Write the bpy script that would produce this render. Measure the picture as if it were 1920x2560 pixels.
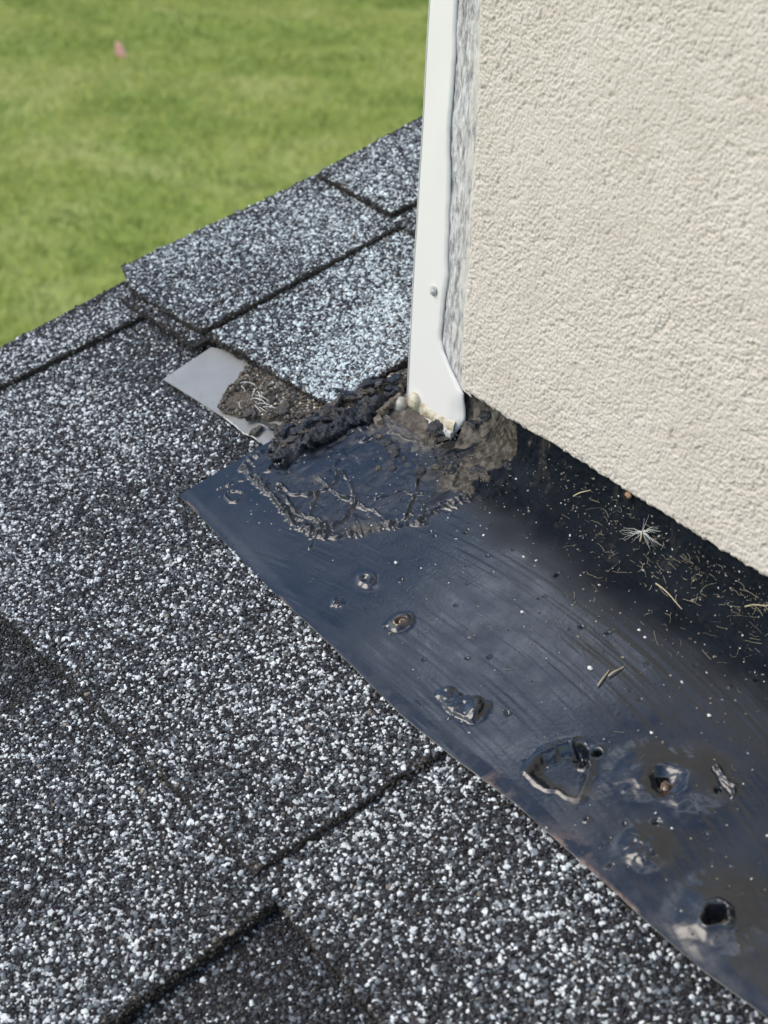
import bpy, bmesh, math, random
import numpy as np
from mathutils import Vector, Matrix
random.seed(7); rng = np.random.default_rng(11)
for o in list(bpy.data.objects): bpy.data.objects.remove(o)
scene = bpy.context.scene
COL = scene.collection

# ------------------------------------------------------------------ camera
FPX = 3687.0
S_ = np.array([0.56559104, 0.43357646, -0.70151139])     # world X seen in camera axes (x right, y down, z forward)
H_ = np.array([0.82349674, -0.25126527, 0.50864416])     # world Y
U_ = np.array([0.04427069, -0.86537692, -0.49916219])    # world Z
CAM = np.array([0.45457015, -0.36357139, 0.29654242])
W2 = np.stack([S_, H_, U_])                              # rows: world axes in camera coordinates
TH = math.atan(4.2/12); CT, ST = math.cos(TH), math.sin(TH)
def ray(px, py):
    r = W2 @ np.array([px-960.0, py-1280.0, FPX]); return r/np.linalg.norm(r)
def hit(px, py, n, c):                                   # point where the sight line meets the plane n.p = c
    r = ray(px, py); return CAM + r*((c-CAM@n)/(r@n))
NR = np.array([0, -ST, CT])
def rp(px, py, h=0.0):                                   # roof coordinates (s, t) on the surface h above the deck
    p = hit(px, py, NR, h); return (p[0], p[1]*CT+p[2]*ST)
def wp(px, py, y=0.0):                                   # wall coordinates (x, z) on the plane at depth y
    p = hit(px, py, np.array([0, 1.0, 0]), y); return (p[0], p[2])
def rw(s, t, h):                                         # roof -> world, arrays welcome
    s, t, h = np.broadcast_arrays(np.asarray(s, float), np.asarray(t, float), np.asarray(h, float))
    return np.stack([s, t*CT-h*ST, t*ST+h*CT], -1)

cd = bpy.data.cameras.new('camera'); cam = bpy.data.objects.new('camera', cd); COL.objects.link(cam)
cd.sensor_fit = 'VERTICAL'; cd.sensor_height = 36; cd.sensor_width = 27; cd.lens = FPX/2560*36
cd.clip_start = 0.01; cd.clip_end = 500
Rm = Matrix([[W2[i][0], -W2[i][1], -W2[i][2]] for i in range(3)])
cam.matrix_world = Matrix.Translation(Vector(CAM.tolist())) @ Rm.to_4x4()
cd.dof.use_dof = True; cd.dof.focus_distance = 0.585; cd.dof.aperture_fstop = 18.0
scene.camera = cam

# ------------------------------------------------------------------ light
SUN_EL, SUN_AZ = math.radians(42), math.radians(-148)    # azimuth from +Y towards +X
sd = Vector((math.sin(SUN_AZ)*math.cos(SUN_EL), math.cos(SUN_AZ)*math.cos(SUN_EL), math.sin(SUN_EL)))
world = bpy.data.worlds.new('World'); scene.world = world; world.use_nodes = True
wn = world.node_tree; bg = wn.nodes['Background']
sky = wn.nodes.new('ShaderNodeTexSky'); sky.sky_type = 'NISHITA'; sky.sun_disc = False
sky.sun_elevation = SUN_EL; sky.sun_rotation = SUN_AZ; sky.air_density = 1.0; sky.dust_density = 0.5; sky.ozone_density = 2.5
# sparse bright cloud added out of view, seeded to glare off the tar
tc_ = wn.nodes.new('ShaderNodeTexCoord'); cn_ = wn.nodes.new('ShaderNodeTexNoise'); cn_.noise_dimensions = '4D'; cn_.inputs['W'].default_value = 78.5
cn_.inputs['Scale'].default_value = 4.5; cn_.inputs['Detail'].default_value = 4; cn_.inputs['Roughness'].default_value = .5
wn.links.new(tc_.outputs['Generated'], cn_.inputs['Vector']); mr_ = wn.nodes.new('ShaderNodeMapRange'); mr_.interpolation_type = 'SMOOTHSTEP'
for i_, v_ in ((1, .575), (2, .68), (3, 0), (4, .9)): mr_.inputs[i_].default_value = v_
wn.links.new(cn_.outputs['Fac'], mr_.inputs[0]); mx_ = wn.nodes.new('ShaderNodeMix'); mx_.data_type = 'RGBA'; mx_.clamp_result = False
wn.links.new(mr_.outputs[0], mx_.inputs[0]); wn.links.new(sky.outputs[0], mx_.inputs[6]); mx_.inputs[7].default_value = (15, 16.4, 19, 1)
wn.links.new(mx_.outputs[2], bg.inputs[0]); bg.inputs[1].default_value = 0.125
sl = bpy.data.lights.new('sun', 'SUN'); so = bpy.data.objects.new('sun', sl); COL.objects.link(so)
sl.energy = 1.75; sl.angle = math.radians(40); sl.color = (1.0, 0.89, 0.75)
so.rotation_euler = sd.to_track_quat('Z', 'Y').to_euler()
vs = scene.view_settings; vs.view_transform = 'Standard'; vs.look = 'None'; vs.gamma = 1; vs.use_curve_mapping = False
vs.exposure = 0.60
scene.render.engine = 'CYCLES'

# ------------------------------------------------------------------ helpers
def tag(o, label=None, cat=None, group=None, kind=None):
    for k, v in (('label', label), ('category', cat), ('group', group), ('kind', kind)):
        if v: o[k] = v
    return o
def empty(name, loc=(0, 0, 0)):
    o = bpy.data.objects.new(name, None); COL.objects.link(o); o.location = loc; o.empty_display_size = .02; return o
def link(name, me, mat, parent=None):
    o = bpy.data.objects.new(name, me); COL.objects.link(o)
    if mat: me.materials.append(mat)
    if parent:
        o.parent = parent; o.location = -Vector(parent.location)
    return o
def mesh(name, v, f, mat, parent=None, smooth=False):
    me = bpy.data.meshes.new(name); me.from_pydata([tuple(map(float, p)) for p in v], [], [tuple(q) for q in f]); me.update()
    if smooth: me.polygons.foreach_set('use_smooth', [True]*len(me.polygons))
    return link(name, me, mat, parent)
def quadmesh(name, V, Q, mat, parent=None, smooth=True, cols=None, keep=None):
    """V (n,3), Q (m,4) numpy; cols: dict name->(n,) or (n,3)"""
    V = np.asarray(V, np.float32); Q = np.asarray(Q, np.int64)
    used = np.zeros(len(V), bool); used[Q.ravel()] = True
    idx = np.cumsum(used)-1; V = V[used]; Q = idx[Q]
    me = bpy.data.meshes.new(name)
    me.vertices.add(len(V)); me.vertices.foreach_set('co', V.ravel())
    me.loops.add(Q.size); me.loops.foreach_set('vertex_index', Q.ravel().astype(np.int32))
    me.polygons.add(len(Q)); me.polygons.foreach_set('loop_start', (np.arange(len(Q))*4).astype(np.int32))
    me.update(calc_edges=True)
    me.polygons.foreach_set('use_smooth', [smooth]*len(Q))
    for k, c in (cols or {}).items():
        c = np.asarray(c, np.float32)[used]
        a = me.attributes.new(k, 'FLOAT_COLOR' if c.ndim == 2 else 'FLOAT', 'POINT')
        if c.ndim == 2: a.data.foreach_set('color', np.concatenate([c, np.ones((len(c), 1), np.float32)], 1).ravel())
        else: a.data.foreach_set('value', c)
    me.validate(); me.update()
    return link(name, me, mat, parent)
def gridq(nu, nv):
    i = np.arange(nu-1)[:, None]*nv+np.arange(nv-1)[None]; i = i.ravel()
    return np.stack([i, i+nv, i+nv+1, i+1], 1)
_T = {}
def vn(x, y, seed=0):                                     # smooth value noise in -1..1
    if seed not in _T: _T[seed] = np.random.default_rng(seed+100).random((256, 256))*2-1
    T = _T[seed]; xi = np.floor(x).astype(int); yi = np.floor(y).astype(int)
    fx = x-xi; fy = y-yi; fx = fx*fx*fx*(fx*(fx*6-15)+10); fy = fy*fy*fy*(fy*(fy*6-15)+10)
    g = lambda a, b: T[(xi+a) & 255, (yi+b) & 255]
    return (g(0, 0)*(1-fx)+g(1, 0)*fx)*(1-fy)+(g(0, 1)*(1-fx)+g(1, 1)*fx)*fy
def fbm(x, y, seed=0, o=4, g=.5):
    r = 0; a = 1; s = 0
    for k in range(o):
        r = r+a*vn(x*2**k+17*k, y*2**k-9*k, seed+k); s += a; a *= g
    return r/s
def ridged(x, y, seed=0, o=3):
    r = 0; a = 1; s = 0
    for k in range(o): r = r+a*(1-2*np.abs(vn(x*2**k+5*k, y*2**k+3*k, seed+k))); s += a; a *= .5
    return r/s
def sst(a, b, x):
    u = np.clip((x-a)/(b-a), 0, 1); return u*u*(3-2*u)
def dseg(X, Y, P, closed=False):                          # distance to a polyline
    P = [tuple(p) for p in P]
    if closed: P = P+[P[0]]
    d = np.full(X.shape, 1e9)
    for (a, b), (c, e) in zip(P[:-1], P[1:]):
        vx, vy = c-a, e-b; L = vx*vx+vy*vy+1e-18
        u = np.clip(((X-a)*vx+(Y-b)*vy)/L, 0, 1)
        d = np.minimum(d, np.hypot(X-a-u*vx, Y-b-u*vy))
    return d
def inside(X, Y, P):
    r = np.zeros(X.shape, bool); n = len(P)
    for i in range(n):
        (a, b), (c, e) = P[i], P[(i+1) % n]
        if b == e: continue
        k = ((b > Y) != (e > Y)) & (X < (c-a)*(Y-b)/(e-b)+a); r ^= k
    return r
def sdist(X, Y, P):
    d = dseg(X, Y, P, True); return np.where(inside(X, Y, P), d, -d)

# ------------------------------------------------------------------ materials
def mat(name, col=(.5, .5, .5), rough=.6, spec=.5, metal=0.):
    m = bpy.data.materials.new(name); m.use_nodes = True; b = m.node_tree.nodes['Principled BSDF']
    b.inputs['Base Color'].default_value = (*col, 1); b.inputs['Roughness'].default_value = rough
    b.inputs['Specular IOR Level'].default_value = spec; b.inputs['Metallic'].default_value = metal
    return m
class N:
    def __init__(s, m): s.m = m; s.t = m.node_tree; s.b = s.t.nodes['Principled BSDF']
    def n(s, typ, **kw):
        x = s.t.nodes.new('ShaderNode'+typ)
        for k, v in kw.items():
            if hasattr(x, k): setattr(x, k, v)
        return x
    def l(s, a, b): s.t.links.new(a, b)
    def noise(s, scale, detail=4, rough=.55, vec=None, dist=0):
        x = s.n('TexNoise'); x.inputs['Scale'].default_value = scale; x.inputs['Detail'].default_value = detail
        x.inputs['Roughness'].default_value = rough; x.inputs['Distortion'].default_value = dist
        s.l(vec if vec else s.pos(), x.inputs['Vector']); return x.outputs['Fac']
    def pos(s):
        if not hasattr(s, '_p'): s._p = s.n('NewGeometry').outputs['Position']
        return s._p
    def ramp(s, fac, stops):
        x = s.n('ValToRGB'); e = x.color_ramp.elements
        while len(e) < len(stops): e.new(.5)
        for el, (p, c) in zip(e, stops): el.position = p; el.color = (*c, 1) if len(c) == 3 else c
        s.l(fac, x.inputs[0]); return x.outputs[0]
    def mix(s, fac, a, b, mode='MIX'):
        x = s.n('Mix', data_type='RGBA', blend_type=mode)
        for v, i in ((fac, 0), (a, 6), (b, 7)):
            if isinstance(v, (int, float)): x.inputs[i].default_value = v
            elif isinstance(v, tuple): x.inputs[i].default_value = (*v, 1)
            else: s.l(v, x.inputs[i])
        return x.outputs[2]
    def mrange(s, v, a, b, c, d):
        x = s.n('MapRange'); s.l(v, x.inputs[0])
        for i, q in enumerate((a, b, c, d)): x.inputs[i+1].default_value = q
        return x.outputs[0]
    def bump(s, h, dist, strength=1.):
        x = s.n('Bump'); x.inputs['Distance'].default_value = dist; x.inputs['Strength'].default_value = strength
        s.l(h, x.inputs['Height'])
        if s.b.inputs['Normal'].is_linked: s.l(s.b.inputs['Normal'].links[0].from_socket, x.inputs['Normal'])
        s.l(x.outputs[0], s.b.inputs['Normal'])
    def attr(s, name, typ='GEOMETRY'):
        x = s.n('Attribute'); x.attribute_name = name; x.attribute_type = typ; return x
g8 = lambda v: (v, v, v)
# granules: colour and gloss come per granule
mG = mat('mineral_granule', rough=.62, spec=.5); a = N(mG)
at = a.attr('gcol', 'INSTANCER'); a.l(at.outputs['Color'], a.b.inputs['Base Color'])
# asphalt between granules and on cut edges
mA = mat('asphalt_matrix', rough=.7, spec=.35); a = N(mA)
a.l(a.ramp(a.noise(900, 5), [(.3, (.007, .007, .0075)), (.6, (.022, .020, .018)), (.75, (.055, .045, .034))]), a.b.inputs['Base Color'])
a.bump(a.noise(1400, 3), .0008, .9)
mE = mat('cut_shingle_edge', rough=.85, spec=.2); a = N(mE)
a.l(a.ramp(a.noise(1100, 5), [(.3, (.010, .009, .008)), (.52, (.035, .029, .022)), (.7, (.10, .082, .06))]), a.b.inputs['Base Color'])
a.bump(a.noise(1700, 3), .001, 1)
# black tar over metal
mT = mat('tar_coating', rough=.3, spec=.5); a = N(mT)
tan_ = a.attr('tan').outputs['Fac']; dst = a.attr('dust').outputs['Fac']; hol = a.attr('rustm').outputs['Fac']
base = a.ramp(a.noise(60, 5), [(.35, (.004, .006, .010)), (.65, (.008, .011, .017))])  # black, with a slight blue of the sky's reflection put into the colour
fine = a.noise(520, 6, .7)
base = a.mix(a.mrange(fine, .70, .84, 0, .45), base, (.10, .10, .095))
dn = a.n('Math', operation='MULTIPLY'); a.l(dst, dn.inputs[0]); a.l(a.mrange(a.noise(150, 6, .7), .35, .7, .15, 1), dn.inputs[1])
base = a.mix(dn.outputs[0], base, (.105, .098, .088))
base = a.mix(tan_, base, a.ramp(a.noise(420, 5), [(.3, (.022, .019, .016)), (.5, (.075, .065, .052)), (.72, (.17, .15, .12))]))
base = a.mix(hol, base, a.ramp(a.noise(600, 4), [(.35, (.10, .055, .035)), (.65, (.26, .18, .13))]))
a.l(base, a.b.inputs['Base Color'])
rr = a.mrange(a.noise(95, 6, .65), .3, .75, .13, .28)
ra = a.n('Math', operation='ADD'); a.l(rr, ra.inputs[0]); rb = a.n('Math', operation='MULTIPLY'); a.l(dn.outputs[0], rb.inputs[0]); rb.inputs[1].default_value = .5
a.l(rb.outputs[0], ra.inputs[1]); rc = a.n('Math', operation='ADD'); a.l(ra.outputs[0], rc.inputs[0]); rd = a.n('Math', operation='MULTIPLY'); a.l(tan_, rd.inputs[0]); rd.inputs[1].default_value = .4
a.l(rd.outputs[0], rc.inputs[1]); mt_ = a.attr('matte').outputs['Fac']
a.l(a.mix(mt_, rc.outputs[0], g8(.8)), a.b.inputs['Roughness']); a.l(a.mrange(mt_, 0, 1, .85, .12), a.b.inputs['Specular IOR Level'])
a.bump(a.noise(700, 4), .00010, .4)
# rough broken tar
mTR = mat('broken_tar', rough=.36, spec=.5); a = N(mTR)
tt = a.attr('tan').outputs['Fac']
base = a.ramp(a.noise(700, 5), [(.35, (.005, .006, .010)), (.6, (.018, .022, .032)), (.78, (.10, .11, .13))])
base = a.mix(tt, base, a.ramp(a.noise(900, 5), [(.3, (.028, .024, .019)), (.5, (.085, .070, .052)), (.7, (.21, .18, .14))]))
a.l(base, a.b.inputs['Base Color']); a.l(a.mrange(tt, 0, 1, .34, .85), a.b.inputs['Roughness']); a.bump(a.noise(1100, 4), .0009, .9)
# metal plates
mM = mat('galvanised_plate', (.40, .40, .38), .34, .5, .25); a = N(mM)
a.l(a.ramp(a.noise(45, 5), [(.3, (.30, .30, .285)), (.7, (.36, .355, .335))]), a.b.inputs['Base Color'])
a.l(a.mix(a.mrange(a.noise(170, 6, .75), .56, .72, 0, .5), a.b.inputs['Base Color'].links[0].from_socket, (.20, .175, .14)), a.b.inputs['Base Color']); a.l(a.mrange(a.noise(300, 4), .3, .7, .34, .48), a.b.inputs['Roughness'])
mME = mat('bare_metal_edge', (.42, .40, .36), .5, .5, .2); a = N(mME)
a.l(a.ramp(a.noise(130, 5), [(.3, (.10, .08, .06)), (.45, (.45, .40, .34)), (.7, (.72, .70, .66))]), a.b.inputs['Base Color'])
# stucco
mS = mat('acrylic_stucco', rough=.86, spec=.25); a = N(mS)
c = a.ramp(a.noise(38, 6), [(.3, (.61, .542, .468)), (.7, (.68, .612, .538))])
c = a.mix(a.mrange(a.noise(620, 3), .68, .78, 0, .35), c, (.30, .25, .20)); c = a.mix(a.attr('stain').outputs['Fac'], c, (.30, .22, .14))
a.l(c, a.b.inputs['Base Color']); a.bump(a.noise(1500, 4, .7), .0003, .6)
mP = mat('white_painted_trim', (.80, .772, .735), .42, .5); a = N(mP)
c = a.mix(a.mrange(a.noise(130, 6, .75), .66, .74, 0, .35), (.80, .772, .735), (.52, .47, .42))
a.l(c, a.b.inputs['Base Color']); a.bump(a.noise(90, 3), .0003, .3)
mC = mat('grey_base_coat', rough=.9, spec=.2); a = N(mC)
mp = a.n('Mapping'); mp.inputs['Scale'].default_value = (1, 1, .28); a.l(a.pos(), mp.inputs[0])
c = a.ramp(a.noise(620, 6, .7, mp.outputs[0]), [(.3, (.13, .128, .128)), (.42, (.34, .33, .325)), (.54, (.58, .565, .545)), (.62, (.72, .715, .70))])
sd_f = a.n('Math', operation='ADD'); a.l(a.attr('side').outputs['Fac'], sd_f.inputs[0]); a.l(a.mrange(a.noise(160, 5, .7, mp.outputs[0]), .2, .8, -.45, .45), sd_f.inputs[1])
c = a.mix(a.mrange(sd_f.outputs[0], .62, .78, 0, .85), c, (.66, .62, .56))
a.l(c, a.b.inputs['Base Color']); a.bump(a.noise(900, 5, .6, mp.outputs[0]), .0008, .8)
mK = mat('aged_sealant', rough=.55, spec=.4); a = N(mK)
a.l(a.ramp(a.noise(240, 5), [(.3, (.36, .29, .17)), (.55, (.60, .54, .40)), (.75, (.72, .69, .60))]), a.b.inputs['Base Color']); a.bump(a.noise(500, 4), .0008, .7)
mKB = mat('grey_sealant_blob', rough=.35, spec=.5); a = N(mKB)
a.l(a.ramp(a.noise(260, 4), [(.35, (.30, .27, .20)), (.6, (.50, .48, .42))]), a.b.inputs['Base Color'])
mW = mat('weathered_paper', rough=.9, spec=.2); a = N(mW)
a.l(a.ramp(a.noise(300, 6, .65), [(.3, (.035, .030, .025)), (.5, (.115, .100, .082)), (.72, (.24, .215, .18))]), a.b.inputs['Base Color']); a.bump(a.noise(600, 4), .0008, .8)
mD = mat('dark_board', (.012, .011, .010), .9, .2)
mF = mat('dry_straw', (.50, .42, .27), .7, .3)
mFib = mat('grass_fibre', (.27, .24, .16), .8, .2)
mSeed = mat('seed_silk', (.80, .79, .74), .6, .4)
mWood = mat('painted_fascia', (.45, .42, .37), .6)

# ------------------------------------------------------------------ granules (real little stones, coloured one by one)
def granule_group(name, m, faces=1):
    g = bpy.data.node_groups.new(name, 'GeometryNodeTree')
    g.interface.new_socket('Geometry', in_out='INPUT', socket_type='NodeSocketGeometry')
    g.interface.new_socket('Geometry', in_out='OUTPUT', socket_type='NodeSocketGeometry')
    n = g.nodes.new; L = g.links.new
    gi = n('NodeGroupInput'); go = n('NodeGroupOutput'); inst = n('GeometryNodeInstanceOnPoints')
    g2i = n('GeometryNodeGeometryToInstance')
    for k in range(5):
        ic = n('GeometryNodeMeshIcoSphere'); ic.inputs['Radius'].default_value = .5; ic.inputs['Subdivisions'].default_value = 2 if faces else 1
        nz = n('ShaderNodeTexNoise'); nz.noise_dimensions = '4D'; nz.inputs['W'].default_value = k*3.7+1; nz.inputs['Scale'].default_value = 1.7; nz.inputs['Detail'].default_value = 1
        sub = n('ShaderNodeVectorMath'); sub.operation = 'SUBTRACT'; sub.inputs[1].default_value = (.5, .5, .5)
        sc = n('ShaderNodeVectorMath'); sc.operation = 'SCALE'; sc.inputs['Scale'].default_value = 1.15
        sp = n('GeometryNodeSetPosition'); sm = n('GeometryNodeSetMaterial'); sm.inputs['Material'].default_value = m
        L(nz.outputs['Color'], sub.inputs[0]); L(sub.outputs[0], sc.inputs[0]); L(sc.outputs[0], sp.inputs['Offset'])
        L(ic.outputs['Mesh'], sp.inputs['Geometry']); L(sp.outputs[0], sm.inputs['Geometry']); L(sm.outputs[0], g2i.inputs[0])
    def at(nm, t):
        x = n('GeometryNodeInputNamedAttribute'); x.data_type = t; x.inputs['Name'].default_value = nm
        return x.outputs['Attribute']
    L(gi.outputs[0], inst.inputs['Points']); L(g2i.outputs[0], inst.inputs['Instance'])
    inst.inputs['Pick Instance'].default_value = True
    L(at('pick', 'INT'), inst.inputs['Instance Index']); L(at('rot', 'FLOAT_VECTOR'), inst.inputs['Rotation']); L(at('scl', 'FLOAT_VECTOR'), inst.inputs['Scale'])
    L(inst.outputs[0], go.inputs[0]); return g
GG = granule_group('granule_scatter', mG)
ROOFROT = Matrix.Rotation(TH, 3, 'X')
def granules(name, P, cols, size, parent, flat=.7, label=None, cat=None, tilt=.35, world_rot=None):
    n = len(P); me = bpy.data.meshes.new(name); me.vertices.add(n); me.vertices.foreach_set('co', np.asarray(P, np.float32).ravel())
    def A(nm, t, fld, v):
        x = me.attributes.new(nm, t, 'POINT'); x.data.foreach_set(fld, v.ravel())
    A('pick', 'INT', 'value', rng.integers(0, 5, n).astype(np.int32))
    # euler XYZ: spin about the surface normal with a slight random tilt, then the slope of the roof
    tx = rng.normal(0, tilt, n)+TH*1.0; ty = rng.normal(0, tilt, n); tz = rng.uniform(0, 6.28, n)
    A('rot', 'FLOAT_VECTOR', 'vector', np.stack([tx, ty, tz], 1).astype(np.float32))
    k = rng.uniform(.72, 1.3, (n, 3)); k[:, 2] *= flat
    A('scl', 'FLOAT_VECTOR', 'vector', (k*np.asarray(size)[:, None]).astype(np.float32))
    A('gcol', 'FLOAT_COLOR', 'color', np.concatenate([cols, np.ones((n, 1))], 1).astype(np.float32))
    o = link(name, me, None, parent); md = o.modifiers.new('scatter', 'NODES'); md.node_group = GG
    tag(o, label, cat, None, 'stuff'); return o
def gcols(n, white, grey, X=None, Y=None, brown=0.0, cool=0.0, dark=1.0):
    u = rng.random(n); v = rng.random(n)[:, None]
    c = np.array([.0175, .0165, .0195])*(.4+1.5*v)*dark
    gm = u < white+grey; wm = u < white
    c = np.where(gm[:, None], np.array([.125, .138, .150])*(.45+1.2*v), c)
    c = np.where(wm[:, None], np.array([.78-.10*cool, .80-.02*cool, .79])*(.62+.5*v), c)
    b = np.asarray(brown)*np.ones(n); bb = rng.random(n) < b
    c = np.where(bb[:, None], np.minimum(c, .30)*np.array([.72, .62, .50])+np.array([.026, .021, .015]), c)
    return c

# ------------------------------------------------------------------ roof
roof = tag(empty('shingle_roof'), 'grey speckled asphalt shingle roof sloping up past the stucco wall corner, lawn below its edge', 'roof')
def rough_poly(P, step, amp, seed, skip=()):
    out = []; r = np.random.default_rng(seed); n = len(P)
    for i in range(n):
        a, b = np.array(P[i]), np.array(P[(i+1) % n]); L = np.linalg.norm(b-a); k = max(1, int(L/step))
        d = (b-a)/L; nn = np.array([-d[1], d[0]]); lo = 0
        for j in range(k):
            lo = .75*lo+r.normal(0, amp)*.7; w = math.sin(math.pi*j/k)
            out.append(tuple(a+(b-a)*j/k+nn*(lo*min(1, 3*w) if L < .6 else 0)))
    return out
def shingle(P, hf, thick, seed, gvis, white=.15, grey=.24, cool=0., dark=1., size=.00119, amp=.0003, edge=(), wm=None):
    """P outline (s,t); hf(s,t) top height; gvis outline in which granules are laid one by one"""
    Q = rough_poly(P, .004, amp, seed)
    bm = bmesh.new(); q = np.array(Q); hh = hf(q[:, 0], q[:, 1])
    up = rw(q[:, 0], q[:, 1], hh); dn = rw(q[:, 0], q[:, 1], hh-thick)
    tv = [bm.verts.new(p) for p in up.tolist()]; bv = [bm.verts.new(p) for p in dn.tolist()]
    f = bm.faces.new(tv); f.material_index = 0
    for i in range(len(tv)):
        j = (i+1) % len(tv); s = bm.faces.new((tv[j], tv[i], bv[i], bv[j])); s.material_index = 1
    bmesh.ops.triangulate(bm, faces=[f]); bmesh.ops.recalc_face_normals(bm, faces=bm.faces)
    me = bpy.data.meshes.new('shingle'); bm.to_mesh(me); bm.free()
    o = link('shingle', me, mA, roof); me.materials.append(mE)
    # stones
    g = np.array(gvis); sp = size*.80
    xs = np.arange(g[:, 0].min(), g[:, 0].max(), sp); ys = np.arange(g[:, 1].min(), g[:, 1].max(), sp*.88)
    X, Y = np.meshgrid(xs, ys); X = X+(np.arange(len(ys)) % 2)[:, None]*sp*.5
    X = X+rng.uniform(-.36, .36, X.shape)*sp; Y = Y+rng.uniform(-.36, .36, Y.shape)*sp
    X, Y = X.ravel(), Y.ravel(); k = inside(X, Y, gvis) & inside(X, Y, Q); X, Y = X[k], Y[k]
    bare = fbm(X*240, Y*240, 40+seed, 2); ed0 = dseg(X, Y, Q, True); k = (rng.random(len(X)) > .05+.25*(bare > .55)) & ((ed0 > .0008) | (rng.random(len(X)) < .35)); X, Y = X[k], Y[k]
    n = len(X); sz = size*np.clip(rng.lognormal(-.10, .32, n), .45, 1.75)
    ed = dseg(X, Y, Q, True); br = .03+.55*np.exp(-ed/.0016)*(fbm(X*90, Y*90, 60, 2) > -.2)
    cl = .5+.5*np.clip(fbm(X*15, Y*15, 70+seed, 4)*2.0, -1, 1)
    wn_ = white*(.55+.9*cl)*np.where(ed < .0012, .5, 1)*(wm(X, Y) if wm else 1)
    C = gcols(n, wn_, grey, brown=br, cool=cool, dark=dark)
    Hh = hf(X, Y)+sz*.12+rng.normal(0, .00012, n)
    P_ = [rw(X, Y, Hh)]; Cs = [C]; Ss = [sz]
    # crumbs on the cut edges
    for (a, b) in edge:
        a, b = np.array(a), np.array(b); L = np.linalg.norm(b-a); m = int(L/.00025); u = rng.random(m); d = (b-a)/L
        nn = np.array([d[1], -d[0]]); q2 = a+(b-a)*u[:, None]+nn*rng.normal(.0002, .0004, m)[:, None]
        Hc = hf(q2[:, 0], q2[:, 1])-rng.random(m)**1.2*thick*.9
        P_.append(rw(q2[:, 0], q2[:, 1], Hc)); Cs.append(gcols(m, .02, .10, brown=.9, dark=.7)*.62); Ss.append(.0009*rng.uniform(.5, 1.5, m))
    granules('granules', np.concatenate(P_), np.concatenate(Cs), np.concatenate(Ss), o)
    return o
hC1 = lambda s, t: .0046-(t+.19)*.021
hC1r = lambda s, t: .0018-(t+.19)*.018
hC1s = lambda s, t: hC1(s, t)+.0030
hC0 = lambda s, t: .0028+(-.19-t)*.021
hC0b = lambda s, t: -.0028+(-.19-t)*.019
hC2m = lambda s, t: .0085-(t+.03)*.030
hC2s = lambda s, t: .0112-(t+.03)*.030
hC3s = lambda s, t: .0108-(t-.10)*.022
hC3b = lambda s, t: .0074-(t-.10)*.022
# course below
B = -.62
p_tabl = rp(170, 1692, .0028); p_tabr = rp(690, 2250, .0028)
shingle([(-.27, B), (1.1, B), (1.1, -.15), (-.27, -.15)], hC0b, .004, 1, [(-.14, -.33), (.02, -.33), (.12, -.37), (.32, -.30), (.32, -.175), (-.14, -.175)], .17, .26, dark=.75, wm=lambda s, t: .22+.95*sst(-.205, -.27, t))
shingle([(p_tabl[0]-.016, B), (p_tabr[0]+.004, B), (p_tabr[0], -.18), (p_tabl[0], -.16)], hC0, .004, 2,
        [(-.04, -.36), (.17, -.36), (.17, -.18), (-.04, -.18)], .19, .28,
        edge=[((p_tabr[0]+.002, -.36), (p_tabr[0], -.186)), ((p_tabl[0], -.19), (p_tabl[0]-.012, -.30))])
# second course: main sheet, its right neighbour one layer lower, strip on the roof edge
hb = .0046
bl = [rp(-60, 1478, hb), rp(0, 1536, hb), rp(170, 1697, hb), rp(420, 1960, .0046), rp(640, 2190, .0040)]
sr = rp(680, 2150, .0046); sr2 = rp(1100, 1880, .0040)
shingle([(-.262, -.197)]+bl+[(sr[0], sr[1]-.004), sr, sr2, (sr2[0]+.003, .03), (-.262, .03)], hC1, .0032, 3,
        [(-.262, -.21), (.15, -.21), (.15, -.095), (-.045, -.095), (-.045, -.02), (-.262, -.02)], .20, .28, amp=.00035,
        edge=[(sr, sr2), (bl[0], bl[2]), (bl[2], bl[4])], wm=lambda s, t: .5+.5*sst(-.06, -.10, t+.25*np.clip(s+.2, -.1, .1)*0))
rb = [rp(600, 2165, .0026), rp(690, 2248, .0026), rp(800, 2385, .0026), rp(950, 2560, .0026)]
shingle([(rb[0][0], rb[0][1]), rb[1], rb[2], rb[3], (1.1, rb[3][1]), (1.1, .02), (rb[0][0], .02)], hC1r, .0034, 4,
        [(.10, -.21), (.32, -.21), (.32, -.088), (.10, -.088)], .20, .27, amp=.0005, edge=[(rb[1], rb[3])])
e1 = [rp(0, 880, .0066), rp(270, 742, .005)]
s1 = [rp(0, 965, .0066), rp(360, 785, .005)]
shingle([(-.2635, -.197), (s1[0][0], -.197), s1[0], s1[1], (s1[1][0], 0), (-.2605, 0), e1[1], e1[0]], hC1s, .0030, 5,
        [(-.27, -.16), (-.21, -.16), (-.21, -.02), (-.27, -.02)], .24, .32, edge=[(s1[0], s1[1])])
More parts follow.
